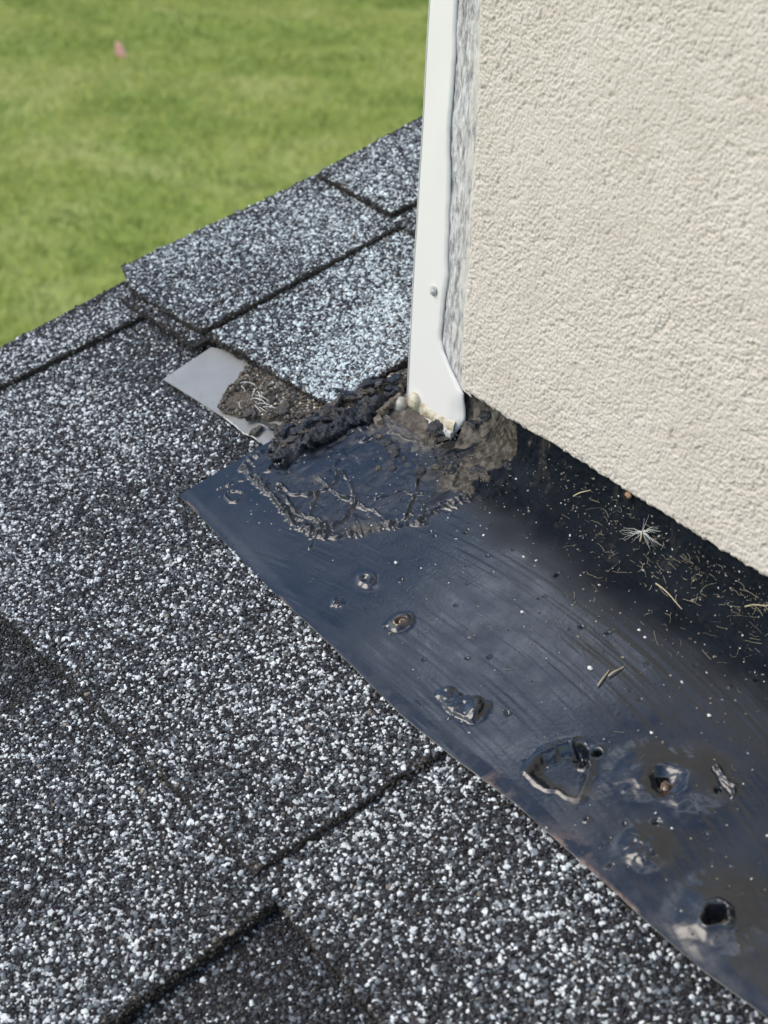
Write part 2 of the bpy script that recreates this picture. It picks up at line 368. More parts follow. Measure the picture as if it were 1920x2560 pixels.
# third course
m0 = [rp(515, 838, .0085), rp(830, 1018, .0085), rp(1022, 893, .0075)]
shingle([m0[0], rp(640, 905, .0085), rp(700, 948, .0085), m0[1], m0[2], (m0[2][0]+.002, .13), (m0[0][0], .13)], hC2m, .0034, 6,
        [(-.19, -.04), (-.055, -.04), (-.055, .11), (-.19, .11)], .50, .34, cool=.6, amp=.0003,
        edge=[(m0[0], m0[1]), (m0[1], m0[2])])
k0 = [rp(318, 708, .0112), rp(328, 726, .0112), rp(505, 828, .0112), rp(1000, 562, .008)]
shingle([(-.259, k0[0][1]+.006), (k0[0][0]+.002, k0[0][1]), k0[1], k0[2], k0[3], (k0[3][0], .14), (-.246, .14)], hC2s, .0030, 7,
        [(-.27, -.045), (-.16, -.045), (-.16, .115), (-.27, .115)], .30, .34, cool=.5, edge=[(k0[1], k0[2]), (k0[2], k0[3])])
# its thicker under layer shows as a second butt line
shingle([(k0[0][0]+.004, k0[1][1]-.006), (k0[2][0]+.004, k0[2][1]-.008), (k0[2][0]+.006, .05), (k0[0][0]+.004, .05)], lambda s, t: hC2s(s, t)-.0036, .0025, 8,
        [(-.26, -.05), (-.16, -.05), (-.16, -.02), (-.26, -.02)], .14, .25, edge=[((k0[0][0]+.004, k0[1][1]-.006), (k0[2][0]+.004, k0[2][1]-.008))])
# fourth course
c0 = [rp(795, 436, .0108), rp(978, 535, .0108), rp(1045, 500, .0108)]
shingle([(c0[0][0]-.002, c0[0][1]+.003), c0[0], c0[1], c0[2], (c0[2][0], .9), (-.250, .9)], hC3s, .0030, 9,
        [(-.29, .09), (-.10, .09), (-.10, .24), (-.29, .24)], .30, .32, cool=.5, edge=[(c0[0], c0[1]), (c0[1], c0[2])])
d0 = [rp(968, 540, .0074), rp(1060, 600, .0074)]
shingle([(-.238, d0[0][1]+.002), d0[0], d0[1], (.0-.036, d0[1][1]), (-.036, .9), (-.238, .9)], hC3b, .0030, 10,
        [(-.20, .08), (-.10, .08), (-.10, .2), (-.20, .2)], .26, .32, cool=.4, edge=[(d0[0], d0[1])])
v = rw([-.236, 1.1, 1.1, -.236]*2, [B, B, .9, .9]*2, [-.004]*4+[-.022]*4)
mesh('roof_deck', v, [(0, 1, 2, 3), (7, 6, 5, 4), (0, 4, 5, 1), (1, 5, 6, 2), (2, 6, 7, 3), (3, 7, 4, 0)], mD, roof)
v = rw([-.234, -.214, -.214, -.234]*2, [B, B, .9, .9]*2, [-.024]*4+[-.16]*4)
mesh('fascia_board', v, [(0, 1, 2, 3), (7, 6, 5, 4), (0, 4, 5, 1), (1, 5, 6, 2), (2, 6, 7, 3), (3, 7, 4, 0)], mWood, roof)

# ------------------------------------------------------------------ wall
wall = tag(empty('stucco_wall', (0, 0, .027)), 'beige rough stucco wall with white corner trim rising from the roof', 'wall')
YS = -.0032
xb = [wp(1195, 0, YS), wp(1192, 220, YS), wp(1180, 470, YS), wp(1165, 700, YS), wp(1150, 900, YS), wp(1157, 1000, YS)]
xb.sort(key=lambda p: p[1]); zb = np.array([p[1] for p in xb]); xx = np.array([p[0] for p in xb])
ZB = wp(1500, 1190, YS)[1]
zs = np.concatenate([np.arange(ZB, .235, .00038), np.linspace(.236, 2.6, 30)])
us = np.concatenate([np.arange(0, .215, .00038), np.linspace(.216, 2.2, 24)])
Zg, Ug = np.meshgrid(zs, us, indexing='ij')
left = np.interp(Zg, zb, xx)+.0009*fbm(Zg*400, Zg*0, 3, 3)
Xg = left+Ug
def grains(x, y, c, seed):
    x = x/c; y = y/c; xi = np.floor(x).astype(int); yi = np.floor(y).astype(int); r_ = np.random.default_rng(seed)
    TA, TB, TC = r_.random((256, 256)), r_.random((256, 256)), r_.random((256, 256)); m = np.full(x.shape, -9.)
    for a_ in (-1, 0, 1):
        for b_ in (-1, 0, 1):
            i_, j_ = (xi+a_) & 255, (yi+b_) & 255
            m = np.maximum(m, .55*TC[i_, j_]+.45-1.25*((x-xi-a_-TA[i_, j_])**2+(y-yi-b_-TB[i_, j_])**2))
    return np.clip(m, -.6, 1)
wx_ = Xg+.0012*vn(Xg*400, Zg*400, 8); wz_ = Zg+.0012*vn(Xg*400+9, Zg*400, 9)
f1_ = vn(wx_*560, wz_*560, 20); f2_ = vn(wx_*950, wz_*950, 21); f3_ = vn(wx_*360, wz_*360, 22)
st = 1.25*np.sqrt(np.abs(f1_)+.02)*.8+.75*np.abs(f2_)+.25*f3_+.2*fbm(Xg*100, Zg*100, 33, 2)-.7*sst(.5, .8, vn(wx_*620, wz_*620, 24))
GX = Xg+.0004*vn(Xg*700, Zg*700, 25); GZ_ = Zg+.0004*vn(Xg*700+5, Zg*700, 26)
st = 1.15*grains(GX, GZ_, .00122, 61)+.6*grains(GX, GZ_, .00080, 62)+.22*st+.25*f3_-.9*sst(.55, .8, vn(wx_*480, wz_*480, 24))
rel = .00054*(st-.6)*(.9+.35*fbm(Xg*30, Zg*30, 50, 2))
eg = np.minimum(Ug, Zg-ZB+.0004+.0006*fbm(Xg*500, Zg*0+3, 4, 3)); rnd = np.clip(1-eg/.0022, 0, 1)**2*.0022
Yg = YS-rel+rnd
Zj = Zg+(Zg < ZB+.0012)*(.0007*fbm(Xg*330, Xg*0+9, 77, 3))+.0006*sst(.0, .004, ZB+.004-Zg)*vn(Xg*60, Xg*0, 5)
V = np.stack([Xg, Yg, Zj], -1); nz, nu = Zg.shape
Vr = V.reshape(-1, 3); Qd = gridq(nz, nu)[:, [0, 3, 2, 1]]
b0 = V[0].copy(); b1 = b0.copy(); b1[:, 1] = .010; b1[:, 2] += .001                     # underside
l0 = V[:, 0].copy(); l1 = l0.copy(); l1[:, 1] = .0035
base_i = len(Vr); Vr = np.concatenate([Vr, b1, l1])
sp_ = wp(1678, 1082, YS); stn = .5*np.exp(-(((Vr[:, 0]-sp_[0])/.0011)**2+((Vr[:, 2]-sp_[1])/.0028)**2))+.30*np.exp(-np.clip(Vr[:, 2]-ZB, 0, 1)/.0016)*(fbm(Vr[:, 0]*260, Vr[:, 2]*260, 67, 3) > .0)+.10*np.exp(-np.clip(Vr[:, 2]-ZB, 0, 1)/.03)*sst(.0, .5, fbm(Vr[:, 0]*60, Vr[:, 2]*90, 68, 4))
ib = np.arange(nu-1); Qb = np.stack([ib, ib+1, base_i+ib+1, base_i+ib], 1)
il = np.arange(nz-1); Ql = np.stack([il*nu, base_i+nu+il, base_i+nu+il+1, (il+1)*nu], 1)
quadmesh('stucco_face', Vr, np.concatenate([Qd, Qb, Ql]), mS, wall, cols=dict(stain=stn))
def box(name, x0, x1, y0, y1, z0, z1, m, parent):
    v = [(x, y, z) for z in (z0, z1) for x, y in ((x0, y0), (x1, y0), (x1, y1), (x0, y1))]
    return mesh(name, v, [(3, 2, 1, 0), (4, 5, 6, 7), (0, 1, 5, 4), (1, 2, 6, 5), (2, 3, 7, 6), (3, 0, 4, 7)], m, parent)
box('sheathing', -.0295, 2.2, .0125, .30, .012, 2.6, mD, wall)
# grey base coat left bare between trim and stucco
za = np.arange(.0262, .24, .0006); ua = np.linspace(0, 1, 40); Za, Ua = np.meshgrid(za, ua, indexing='ij')
lx = np.full(Za.shape, -.022); rx = np.interp(Za, zb, xx)+.0025
Xa = lx+(rx-lx)*Ua; Ya = .0009-.0006*fbm(Xa*500, Za*160, 81, 4)-.0012*sst(.75, 1, Ua)
quadmesh('base_coat_strip', np.stack([Xa, Ya, Za], -1).reshape(-1, 3), gridq(*Za.shape)[:, [0, 3, 2, 1]], mC, wall, cols=dict(side=Ua.ravel()))
box('base_coat_strip', -.022, .0, .0010, .012, .242, 2.6, mC, wall)
# corner trim: flat face with a painted, wandering right border, folded back at the left
L = [wp(1078, 0), wp(1049, 500), wp(1020, 1000)]; XL = -.0327
Rr = [wp(*p) for p in [(1145, -60), (1142, 0), (1137, 120), (1134, 200), (1126, 330), (1124, 480), (1121, 600), (1119, 690), (1112, 740), (1105, 790), (1103, 850), (1110, 880), (1128, 925), (1146, 962), (1157, 985), (1157, 1020), (1155, 1055), (1126, 1098)]]
Rr = Rr[::-1]
ztop = 2.6; zl = np.concatenate([np.linspace(0, 1, 260)])
rz = np.array([p[1] for p in Rr]); rx_ = np.array([p[0] for p in Rr])
zbot = wp(1020, 1000)[1]; zc = wp(1126, 1098)[1]
zz = np.concatenate([np.linspace(zc, .2, 300), np.linspace(.22, ztop, 8)])
order = np.argsort(rz); R_at = np.interp(zz, rz[order], rx_[order])
R_at = R_at+(zz > .03)*(zz < .2)*.0006*fbm(zz*110, zz*0, 12, 3)
uu = np.linspace(0, 1, 34); Zt, Ut = np.meshgrid(zz, uu, indexing='ij')
# lower edge runs obliquely from the left corner down to the right
Lx = np.where(zz < zbot, XL+(zbot-zz)/(zbot-zc)*(rx_[0]-XL-.001), XL)
Xt = Lx[:, None]+(R_at-Lx)[:, None]*Ut
Yt = 0*Xt-.0007-.0003*vn(Zt*30, Xt*60, 5)
fold = sst(-.004, .004, Xt-(.001))*sst(.024, .014, Zt)                                  # lower right corner bends back
Yt = Yt+.0012*fold+np.where(Ut > .93, (Ut-.93)/.07*.0011, 0)
Vt = np.stack([Xt, Yt, Zt], -1); n0, n1 = Zt.shape
sideL = Vt[:, 0].copy(); sideL[:, 1] = .30; rim = Vt[:, 0].copy(); rim[:, 0] -= .0006; rim[:, 1] += .0007
ii = np.arange(n0-1); bi = n0*n1
Q1 = gridq(n0, n1)[:, [0, 3, 2, 1]]; kz = zz[:-1] >= zbot-.0005
Q2 = np.stack([ii*n1, (ii+1)*n1, bi+ii+1, bi+ii], 1)[kz][:, ::-1]; rim2 = sideL; rim2[:, 0] -= .0006
Q3 = np.stack([bi+ii, bi+ii+1, bi+n0+ii+1, bi+n0+ii], 1)[kz][:, ::-1]
trim = quadmesh('corner_trim', np.concatenate([Vt.reshape(-1, 3), rim, rim2]), np.concatenate([Q1, Q2, Q3]), mP, wall)
md = trim.modifiers.new('s', 'SOLIDIFY'); md.thickness = .0007; md.offset = -1
def blob(name, c, r, m, parent, seed=0, amp=.2, sub=3, rot=(0, 0, 0), freq=1.6):
    bm = bmesh.new(); bmesh.ops.create_icosphere(bm, subdivisions=sub, radius=1)
    for q in bm.verts:
        k = 1+amp*float(fbm(np.array(q.co.x*freq+q.co.z), np.array(q.co.y*freq-q.co.z*.7), seed, 3)); q.co *= k
    M = Matrix.LocRotScale(Vector(c), __import__('mathutils').Euler(rot), Vector(r)); bmesh.ops.transform(bm, matrix=M, verts=bm.verts)
    me = bpy.data.meshes.new(name); bm.to_mesh(me); bm.free()
    me.polygons.foreach_set('use_smooth', [True]*len(me.polygons)); return link(name, me, m, parent)
sx, sz_ = wp(1090, 725)
mSc = mat('painted_screw', rough=.45); a = N(mSc); a.l(a.ramp(a.noise(900, 4), [(.35, (.20, .19, .18)), (.5, (.62, .60, .57)), (.7, (.78, .76, .73))]), a.b.inputs['Base Color'])
sc = blob('screw_head', (sx, -.0012, sz_), (.0019, .0015, .0023), mSc, wall, 3, .45, 3, (0, 0, 0), 2.6)
# sealant along the foot of the trim
def strip3(name, A, Bp, w, d, m, parent, seed, y=-.0008, nA=90, nB=16, rag=.25):
    A, Bp = np.array(A), np.array(Bp); dd = Bp-A; Ln = np.linalg.norm(dd); dd /= Ln; nn = np.array([-dd[1], dd[0]])
    a = np.linspace(0, 1, nA)[:, None]; b = np.linspace(-1, 1, nB)[None]
    wv = w*(1+rag*fbm(a*9, a*0, seed, 3)); cx = rag*w*.6*fbm(a*5, a*0+3, seed+5, 2)
    X = A[0]+dd[0]*a*Ln+nn[0]*(b*wv+cx); Z = A[1]+dd[1]*a*Ln+nn[1]*(b*wv+cx)
    Y = y-d*np.sqrt(np.clip(1-b**2, 0, 1))*(1+.5*fbm(X*700, Z*700, seed, 3))*np.clip(np.sin(np.pi*np.clip(a, .02, .98))**.3, 0, 1)+0.0006*(b**2)
    return quadmesh(name, np.stack([X, Y, Z], -1).reshape(-1, 3), gridq(nA, nB), m, parent)
strip3('sealant_bead', wp(1028, 1000), wp(1138, 1072), .0034, .0008, mK, wall, 3)
mFl = mat('flaking_white_paint', rough=.7, spec=.3); a = N(mFl)
a.l(a.ramp(a.noise(700, 5, .7), [(.38, (.10, .09, .075)), (.46, (.62, .60, .55)), (.7, (.85, .84, .81))]), a.b.inputs['Base Color']); a.bump(a.noise(900, 4), .001, .8)
strip3('paint_flake', wp(1030, 1022), wp(1122, 1100), .0015, .0010, mFl, wall, 9, rag=.5)
strip3('paint_flake', wp(1095, 1068), wp(1135, 1085), .0024, .0008, mFl, wall, 12, y=-.0012, rag=.5, nA=40)
bx_, bz_ = wp(1003, 1012, -.003)
blob('sealant_blob', (bx_, -.003, bz_), (.0042, .0036, .0037), mKB, wall, 5, .25)
bx_, bz_ = wp(1030, 1005, -.003)
blob('sealant_blob', (bx_, -.0015, bz_), (.0036, .0026, .0040), mK, wall, 8, .25)

# ------------------------------------------------------------------ black flashing at the foot of the wall
fl = tag(empty('tar_coated_flashing', tuple(rw(-.06, -.1, .004).tolist())), 'black tar coated metal flashing strip lying on the shingles below the stucco wall', 'flashing')
HF = .0062
prof_flat = .0945
def prof(v):                                               # v = run from the lower edge; flat, then bent up behind the stucco
    R = .016; BA = math.pi/2-TH; a = np.clip((v-prof_flat)/R, 0, BA); w = np.clip(v-prof_flat-R*BA, 0, 1)
    T = -.1045+np.minimum(v, prof_flat)+R*np.sin(a)+w*np.cos(BA)
    Hh = R*(1-np.cos(a))+w*np.sin(BA)
    return T, Hh, -np.sin(a), np.cos(a)
ds = .00046
sv = np.concatenate([np.arange(-.0625, .30, ds), np.linspace(.301, 1.0, 40)]); vv = np.arange(0, .140, ds)
Sg, Vg = np.meshgrid(sv, vv, indexing='ij')
low = rp(1290, 2010, HF)[1]
Ve = np.where(Vg > .087, .087+(Vg-.087)*(.12+.88*sst(.012, .046, Sg)), Vg)
Tg, Hg, Nt, Nh = prof(Ve)
q = lambda x, y, h=HF: rp(x, y, h)
# lower edge follows the photographed, slightly wavering line
le = sorted([q(470, 1257), q(700, 1492), q(840, 1625), q(1000, 1783), q(1150, 1905), q(1290, 2008), q(1420, 2125), q(1540, 2232), q(1650, 2335), q(1760, 2432), q(1910, 2542)])
dlow = np.interp(sv, [p[0] for p in le], [p[1] for p in le])+.1045
Tg = Tg+dlow[:, None]*(1-sst(0, .05, Vg))
lef = np.interp(vv, [0, .0455], [0, .003]); Sg = Sg+lef[None]*(1-sst(-.0625, -.02, Sg))
T2 = Tg
D = .0010*fbm(Sg*14, T2*16, 90, 2)+.00003*fbm(Sg*110, T2*110, 93, 2)
D += .0016*sst(.02, 0, Vg)*fbm(Sg*11, Sg*0, 95, 2)-.0004*sst(.006, 0, Vg)                 # wavy free edge
# arced brush strokes
ang = T2*9-Sg*.9
D += .00016*fbm((Sg*.55+T2*.55)*60, (T2*1.0-Sg*.30+Sg*Sg*1.2)*640, 96, 3)*sst(-.03, .05, Sg)*(.35+.65*sst(-.1, .6, fbm(Sg*12, T2*14, 97, 2)))
Wx = Sg+.0016*fbm(Sg*200, T2*200, 98, 3); Wy = T2+.0016*fbm(Sg*200, T2*200, 99, 3)
RM = 0*Sg
def ridge(pts, w, a, sharp=1.6):
    global D, RM
    d = dseg(Wx, Wy, [q(*p) for p in pts]); RM = np.maximum(RM, .4*np.exp(-(d/(w*.8))**2)); D += .85*a*np.exp(-(d/(w*.50))**sharp)*(.55+.9*sst(-.5,.5,fbm(Sg*300, T2*300, 119, 2)))
def dent(p, r, a, ring=0., rr=.35, asp=1., ang=0.):
    global D
    c = q(*p); dx = Wx-c[0]; dy = Wy-c[1]; ca, sa = math.cos(ang), math.sin(ang)
    u = (dx*ca+dy*sa)/asp; w = -dx*sa+dy*ca; d = np.hypot(u, w)
    D += -a*np.exp(-(d/r)**2.6)+ring*np.exp(-((d-r*1.25)/(r*rr))**2)
# wrinkled skin of tar around the corner
skin = [(600, 1170), (640, 1130), (760, 1100), (930, 1060), (1100, 1060), (1220, 1110), (1260, 1150), (1290, 1230), (1180, 1245), (1090, 1275), (1060, 1310), (960, 1325), (860, 1345), (800, 1345), (735, 1310), (690, 1260)]
SK = sdist(Wx, Wy, [q(*p) for p in skin])
D += .0006*sst(-.0008, .0008, SK)
D += sst(-.0010, .0005, SK)*sst(.0065, .002, SK)*.0009*ridged(Sg*300, T2*300, 120, 2)      # toothed fringe
D += sst(.001, .004, SK)*(.00045*fbm(Sg*60, T2*60, 122, 2)+.00022*np.abs(vn(Sg*230, T2*230, 124))-.0005*sst(.25, .5, fbm(Sg*120, T2*120, 126, 3)))
for pts, w, am in [([(700, 1215), (735, 1245), (790, 1240), (830, 1225), (850, 1180)], .0009, .0016), ([(800, 1200), (850, 1245), (895, 1262)], .0009, .0020),
                   ([(895, 1262), (850, 1310), (815, 1330)], .0011, .0020), ([(880, 1245), (930, 1280), (970, 1312)], .0008, .0015), ([(790, 1240), (780, 1290), (820, 1325)], .0010, .0017),
                   ([(715, 1250), (740, 1285), (785, 1300)], .0009, .0015), ([(650, 1200), (700, 1265), (745, 1320)], .0010, .0010), ([(860, 1180), (895, 1262)], .0007, .0014),
                   ([(1060, 1180), (1035, 1240), (1015, 1300)], .0009, .0016), ([(1160, 1160), (1130, 1220), (1060, 1270)], .0009, .0014), ([(1200, 1180), (1190, 1240)], .0009, .0014),
                   ([(900, 1100), (980, 1085), (1060, 1110)], .0010, .0012), ([(940, 1250), (1010, 1235), (1060, 1240)], .0009, .0012), ([(1090, 1150), (1180, 1130), (1250, 1100)], .0012, .0018),
                   ([(850, 1345), (800, 1320), (770, 1370)], .0006, .0012), ([(545, 1225), (580, 1210), (640, 1190), (700, 1175)], .0006, .0008),
                   ([(560, 1240), (575, 1255), (600, 1250), (612, 1232), (590, 1225), (568, 1232), (560, 1240)], .0006, .0011), ([(568, 1220), (590, 1195)], .0006, .0009)]:
    ridge(pts, w, am)
rr_ = random.Random(4)
for k in range(46):                                        # short teeth round the fringe
    P0 = [(600, 1170), (690, 1262), (735, 1312), (800, 1345), (960, 1325), (1070, 1290), (1180, 1248), (1290, 1230)]
    i = rr_.randrange(7); f = rr_.random(); a0 = np.array(P0[i])*(1-f)+np.array(P0[i+1])*f; dr = np.array([(900, 1180)])[0]-a0; dr = dr/np.linalg.norm(dr)
    dr = np.array([dr[0]+rr_.uniform(-.5, .5), dr[1]+rr_.uniform(-.3, .3)]); ll = rr_.uniform(14, 34)
    ridge([tuple(a0-dr*8), tuple(a0+dr*ll)], .00055, rr_.uniform(.0006, .0013))
dent((703, 1227), .0011, .0025, .0016)
# punctures, pocks, lumps
for p, r, am, ring in [((1160, 1337), .0007, .0018, .0004), ((1167, 1328), .0006, .0014, .0003), ((1074, 1330), .0006, .0012, .0006), ((1083, 1342), .0006, .0012, .0005), ((1393, 1436), .0008, .0020, .0006), ((1372, 1372), .0005, .001, .0002),
                       ((1450, 1567), .0008, .0018, .0004), ((1517, 1585), .0008, .0012, .0006), ((1267, 1787), .0008, .0016, .0005), ((1169, 1646), .0005, .0010, .0002), ((1167, 1413), .0004, .0010, .0002),
                       ((1172, 1462), .0004, .0010, .0002), ((1137, 1517), .0005, .0009, .0002), ((1363, 1492), .0004, .001, .0003), ((1346, 1493), .0004, .001, .0003), ((1497, 1880), .0014, .0036, .0008), ((1470, 2050), .0009, .0016, .0010),
                       ((1562, 2062), .0006, .0014, .0005), ((1647, 2058), .0010, .0018, .0006), ((1524, 2163), .0007, .0014, .0004), ((1796, 1975), .0009, .002, .0004), ((1896, 1700), .0008, .0012, .0005), ((1005, 1455), .0008, .0008, .0008)]:
    dent(p, r, am, ring)
for k in range(150):
    c = (rr_.uniform(700, 1900), rr_.uniform(1300, 2400)); dent(c, rr_.uniform(.00035, .0006), rr_.uniform(.0002, .0008)*(1 if rr_.random() < .5 else -1), 0) if k % 2 == 0 else None
dent((1004, 1560), .0036, -.0022, 0); dent((1007, 1562), .0016, .0035, .0009, .4)          # nail hole with a torn lip
dent((915, 1452), .0030, -.0012, 0, asp=1.6); dent((915, 1452), .0015, .0014, .0004, asp=1.8)
dent((845, 1508), .0020, -.0008, 0); D += .0009*ridged(Sg*380, T2*380, 130, 2)*np.exp(-(np.hypot(Wx-q(845, 1508)[0], Wy-q(845, 1508)[1])/.0026)**4)
dent((1608, 1935), .0085, -.0019, 0); dent((1725, 1960), .0105, -.0020, 0); dent((1657, 1950), .0044, .0042, .0); dent((1657, 1948), .0018, .0028, .0005)
dent((1610, 2122), .0065, -.0016, 0); D += .0008*fbm(Sg*420, T2*420, 131, 3)*np.exp(-(np.hypot(Wx-q(1610, 2122)[0], Wy-q(1610, 2122)[1])/.006)**4)
dent((1800, 2292), .0105, -.0030, 0); dent((1793, 2296), .0036, .0085, .0018, .28); ridge([(1812, 2275), (1828, 2295), (1822, 2322)], .0010, .0030)
ridge([(1785, 1917), (1835, 1965), (1828, 1990)], .0008, .0018); ridge([(1780, 1925), (1800, 1955), (1830, 1992)], .0006, -.0009)
# pressed D-shaped pocket
pk = [(1313, 1925), (1345, 1885), (1400, 1860), (1452, 1852), (1478, 1868), (1480, 1915), (1468, 1960), (1452, 1998), (1400, 1985), (1350, 1960)]
PK = sdist(Wx, Wy, [q(*p) for p in pk]); D += -.0030*sst(-.0002, .0040, PK)+.0007*np.exp(-(PK/.0011)**2)
ridge([(1435, 1855), (1445, 1905), (1478, 1910)], .0010, .0016); dent((1458, 1878), .0030, .0028, 0)
# rough lump half way
lp = [(1090, 1730), (1120, 1712), (1160, 1735), (1200, 1745), (1215, 1775), (1195, 1808), (1150, 1800), (1125, 1788), (1100, 1760)]
LP = sdist(Wx, Wy, [q(*p) for p in lp]); D += sst(-.0002, .0010, LP)*(.0012+.0010*fbm(Sg*210, T2*210, 140, 3))
dent((1190, 1780), .0036, -.0016, 0)
ridge([(1117, 1800), (1140, 1785), (1165, 1800)], .0006, .0010)
# clutter against the wall
FT = dseg(Sg, T2, [(-.040, .004), (-.030, .004), (0., .001), (.006, .008)]); D -= .0068*sst(.0155, .006, FT+.002*fbm(Sg*200, T2*200, 148, 3))*(Ve < .106)
nw = sst(.083, .103, Ve); D += nw*(.0004*fbm(Sg*160, Vg*160, 150, 4)+.0004*ridged(Sg*380, Vg*380, 151, 2))
P3 = rw(Sg, Tg+Nt*D, HF+Hg+Nh*D)
# colours that belong to the thing: tan patches, dust film, rust stains
def spot(p, r, asp=1., ang=0.):
    c = q(*p); dx = Wx-c[0]; dy = Wy-c[1]; ca, sa = math.cos(ang), math.sin(ang)
    return np.exp(-(np.hypot((dx*ca+dy*sa)/asp, -dx*sa+dy*ca)/r)**2)
nz1 = fbm(Sg*190, T2*190, 160, 4)
def patch_px(P, soft=.001, amp=.007): return sst(-soft, soft, sdist(Sg, T2, [q(*p) for p in P])+amp*nz1-.001)
TAN = np.maximum.reduce([patch_px([(1150, 1150), (1250, 1105), (1330, 1120), (1300, 1165), (1180, 1200), (1140, 1230), (1090, 1225)]),
                         patch_px([(1200, 1060), (1300, 1060), (1420, 1130), (1480, 1200), (1420, 1210), (1360, 1190), (1300, 1100), (1200, 1120)]),
                         patch_px([(940, 1040), (1020, 1010), (1130, 1110), (1060, 1130), (960, 1110), (920, 1080)])*.55,
                         patch_px([(1135, 1100), (1160, 1010), (1300, 1010), (1260, 1100), (1150, 1130)])])
TAN = np.clip(TAN+.75*spot((910, 1325), .0035, 2.2, .6)*(nz1 > -.2)+.4*sst(.42, .55, fbm(Sg*150, T2*150, 165, 3))*sst(.003, .005, SK)+.9*spot((1455, 2000), .0040, 2.0)*(nz1 > -.1)+
              .22*sst(.3, .5, fbm(Sg*130, T2*130, 170, 4))*nw*(Sg > .03), 0, 1)
DUST = .26*np.clip(.02+.22*sst(-.1, .6, fbm(Sg*18, T2*22, 180, 4))*sst(-.04, .08, Sg)+.55*sst(.014, 0, Vg)*sst(.02, .10, Sg)*sst(-.2, .4, nz1)
               +.9*spot((1004, 1560), .004)*.5+.5*spot((1800, 2300), .008)+.7*spot((1770, 2380), .012, 1.5)+.5*spot((1480, 2050), .006)+.15*sst(.25, .35, nz1)*nw, 0, 1)
RU = np.clip(.8*spot((1004, 1562), .0022)+.5*spot((915, 1452), .0022, 1.6)*(nz1 > -.2)+1.0*sst(.0014, .0002, Vg)*sst(.2, .5, fbm(Sg*40, Sg*0, 185, 3))+.35*spot((1235, 1960), .004, 2)*(nz1 > 0)+.4*spot((1420, 2120), .005, 2)*(nz1 > -.1)+.8*spot((512, 1330), .0016, 5, -.1)
             +.6*spot((1660, 1960), .0022), 0, 1)
ns, nv_ = Sg.shape
sheet = quadmesh('metal_sheet', P3.reshape(-1, 3), gridq(ns, nv_), mT, fl, cols=dict(tan=TAN.ravel(), dust=DUST.ravel(), rustm=RU.ravel(), matte=np.maximum(sst(.068, .094, Ve+.006*fbm(Sg*70, T2*70, 190, 3))*sst(-.01, .04, Sg), .10*sst(-.001, .001, SK)+.25*RM+.2*sst(-.0012, .0, SK)*sst(.005, .002, SK)).clip(0, 1).ravel()))
# thickness of the sheet along its two free edges
e0 = P3[:, 0]; e1_ = P3[0, :100][::-1]; E = np.concatenate([e1_, e0]); nrm = NR*.0013
E0 = E.copy(); E0[:, 1] -= .00012; Er = np.concatenate([E+NR*.00003, E-nrm+np.array([0, .0003, 0])]); m = len(E); i = np.arange(m-1)
quadmesh('bare_metal_edge', Er, np.stack([i, i+1, m+i+1, m+i], 1), mME, fl)

mNail = mat('rusty_nail', rough=.5, spec=.5, metal=.4); a = N(mNail)
a.l(a.ramp(a.noise(900, 4), [(.35, (.05, .035, .028)), (.55, (.20, .13, .09)), (.7, (.42, .38, .33))]), a.b.inputs['Base Color'])
for (px, py), r_, dz in [((1008, 1563), .0013, .0018), ((1664, 1962), .0015, -.0012), ((1812, 2300), .0016, -.0028)]:
    c_ = rw(*q(px, py), HF+dz); blob('nail_head', c_.tolist(), (r_, r_*1.3, r_*.5), mNail, fl, int(px), .45, 3, (TH, .3, .4))

# ------------------------------------------------------------------ ragged patches built as heightfields on the roof
def patch(name, P, hf, res, m, parent, rag=.0012, ragf=300, seed=0, edge=.0008, drop=.003, tanf=None, smooth=True, under=0.):
    P = np.array(P); s = np.arange(P[:, 0].min()-.003, P[:, 0].max()+.003, res); t = np.arange(P[:, 1].min()-.003, P[:, 1].max()+.003, res)
    A, Bm = np.meshgrid(s, t, indexing='ij'); d = sdist(A, Bm, [tuple(p) for p in P])+rag*fbm(A*ragf, Bm*ragf, seed, 4)
    Hh = hf(A, Bm, d)-drop*(1-sst(-edge*.2, edge, d)); k = d > -res
    Q = gridq(*A.shape); kk = k.ravel()[Q].all(1)
    c = {'tan': (tanf(A, Bm, d) if tanf else A*0+1).ravel()}
    dk = 1-sst(-edge*.2, edge, d); return quadmesh(name, rw(A-under*.3*dk, Bm+under*dk, Hh).reshape(-1, 3), Q[kk], m, parent, cols=c, smooth=smooth)
# grey plate
plate = tag(empty('step_flashing', tuple(rw(-.15, -.05, .004).tolist())), 'small bare grey metal plate poking out from under a light shingle', 'metal plate')
hpl = .0044
PP = [rp(x, y, hpl) for x, y in [(408, 948), (570, 1050), (592, 1068), (610, 1085), (632, 1092), (650, 1105), (676, 1124), (760, 1080), (800, 960), (700, 900), (528, 868)]]
bm = bmesh.new()
hpf = lambda s, t: hpl-.0006-.004*(t+.04)*0
tv = [bm.verts.new(rw(s, t, hpf(s, t)).tolist()) for s, t in rough_poly(PP, .003, .00007, 5)]
f = bm.faces.new(tv); r = bmesh.ops.extrude_face_region(bm, geom=[f]); bmesh.ops.translate(bm, verts=[g for g in r['geom'] if isinstance(g, bmesh.types.BMVert)], vec=Vector((NR*.0007).tolist()))
bmesh.ops.recalc_face_normals(bm, faces=bm.faces); me = bpy.data.meshes.new('plate'); bm.to_mesh(me); bm.free()
link('plate', me, mM, plate)
cr = [rp(x, y, hpl) for x, y in [(560, 1044), (592, 1068), (610, 1085), (632, 1092), (652, 1108)]]
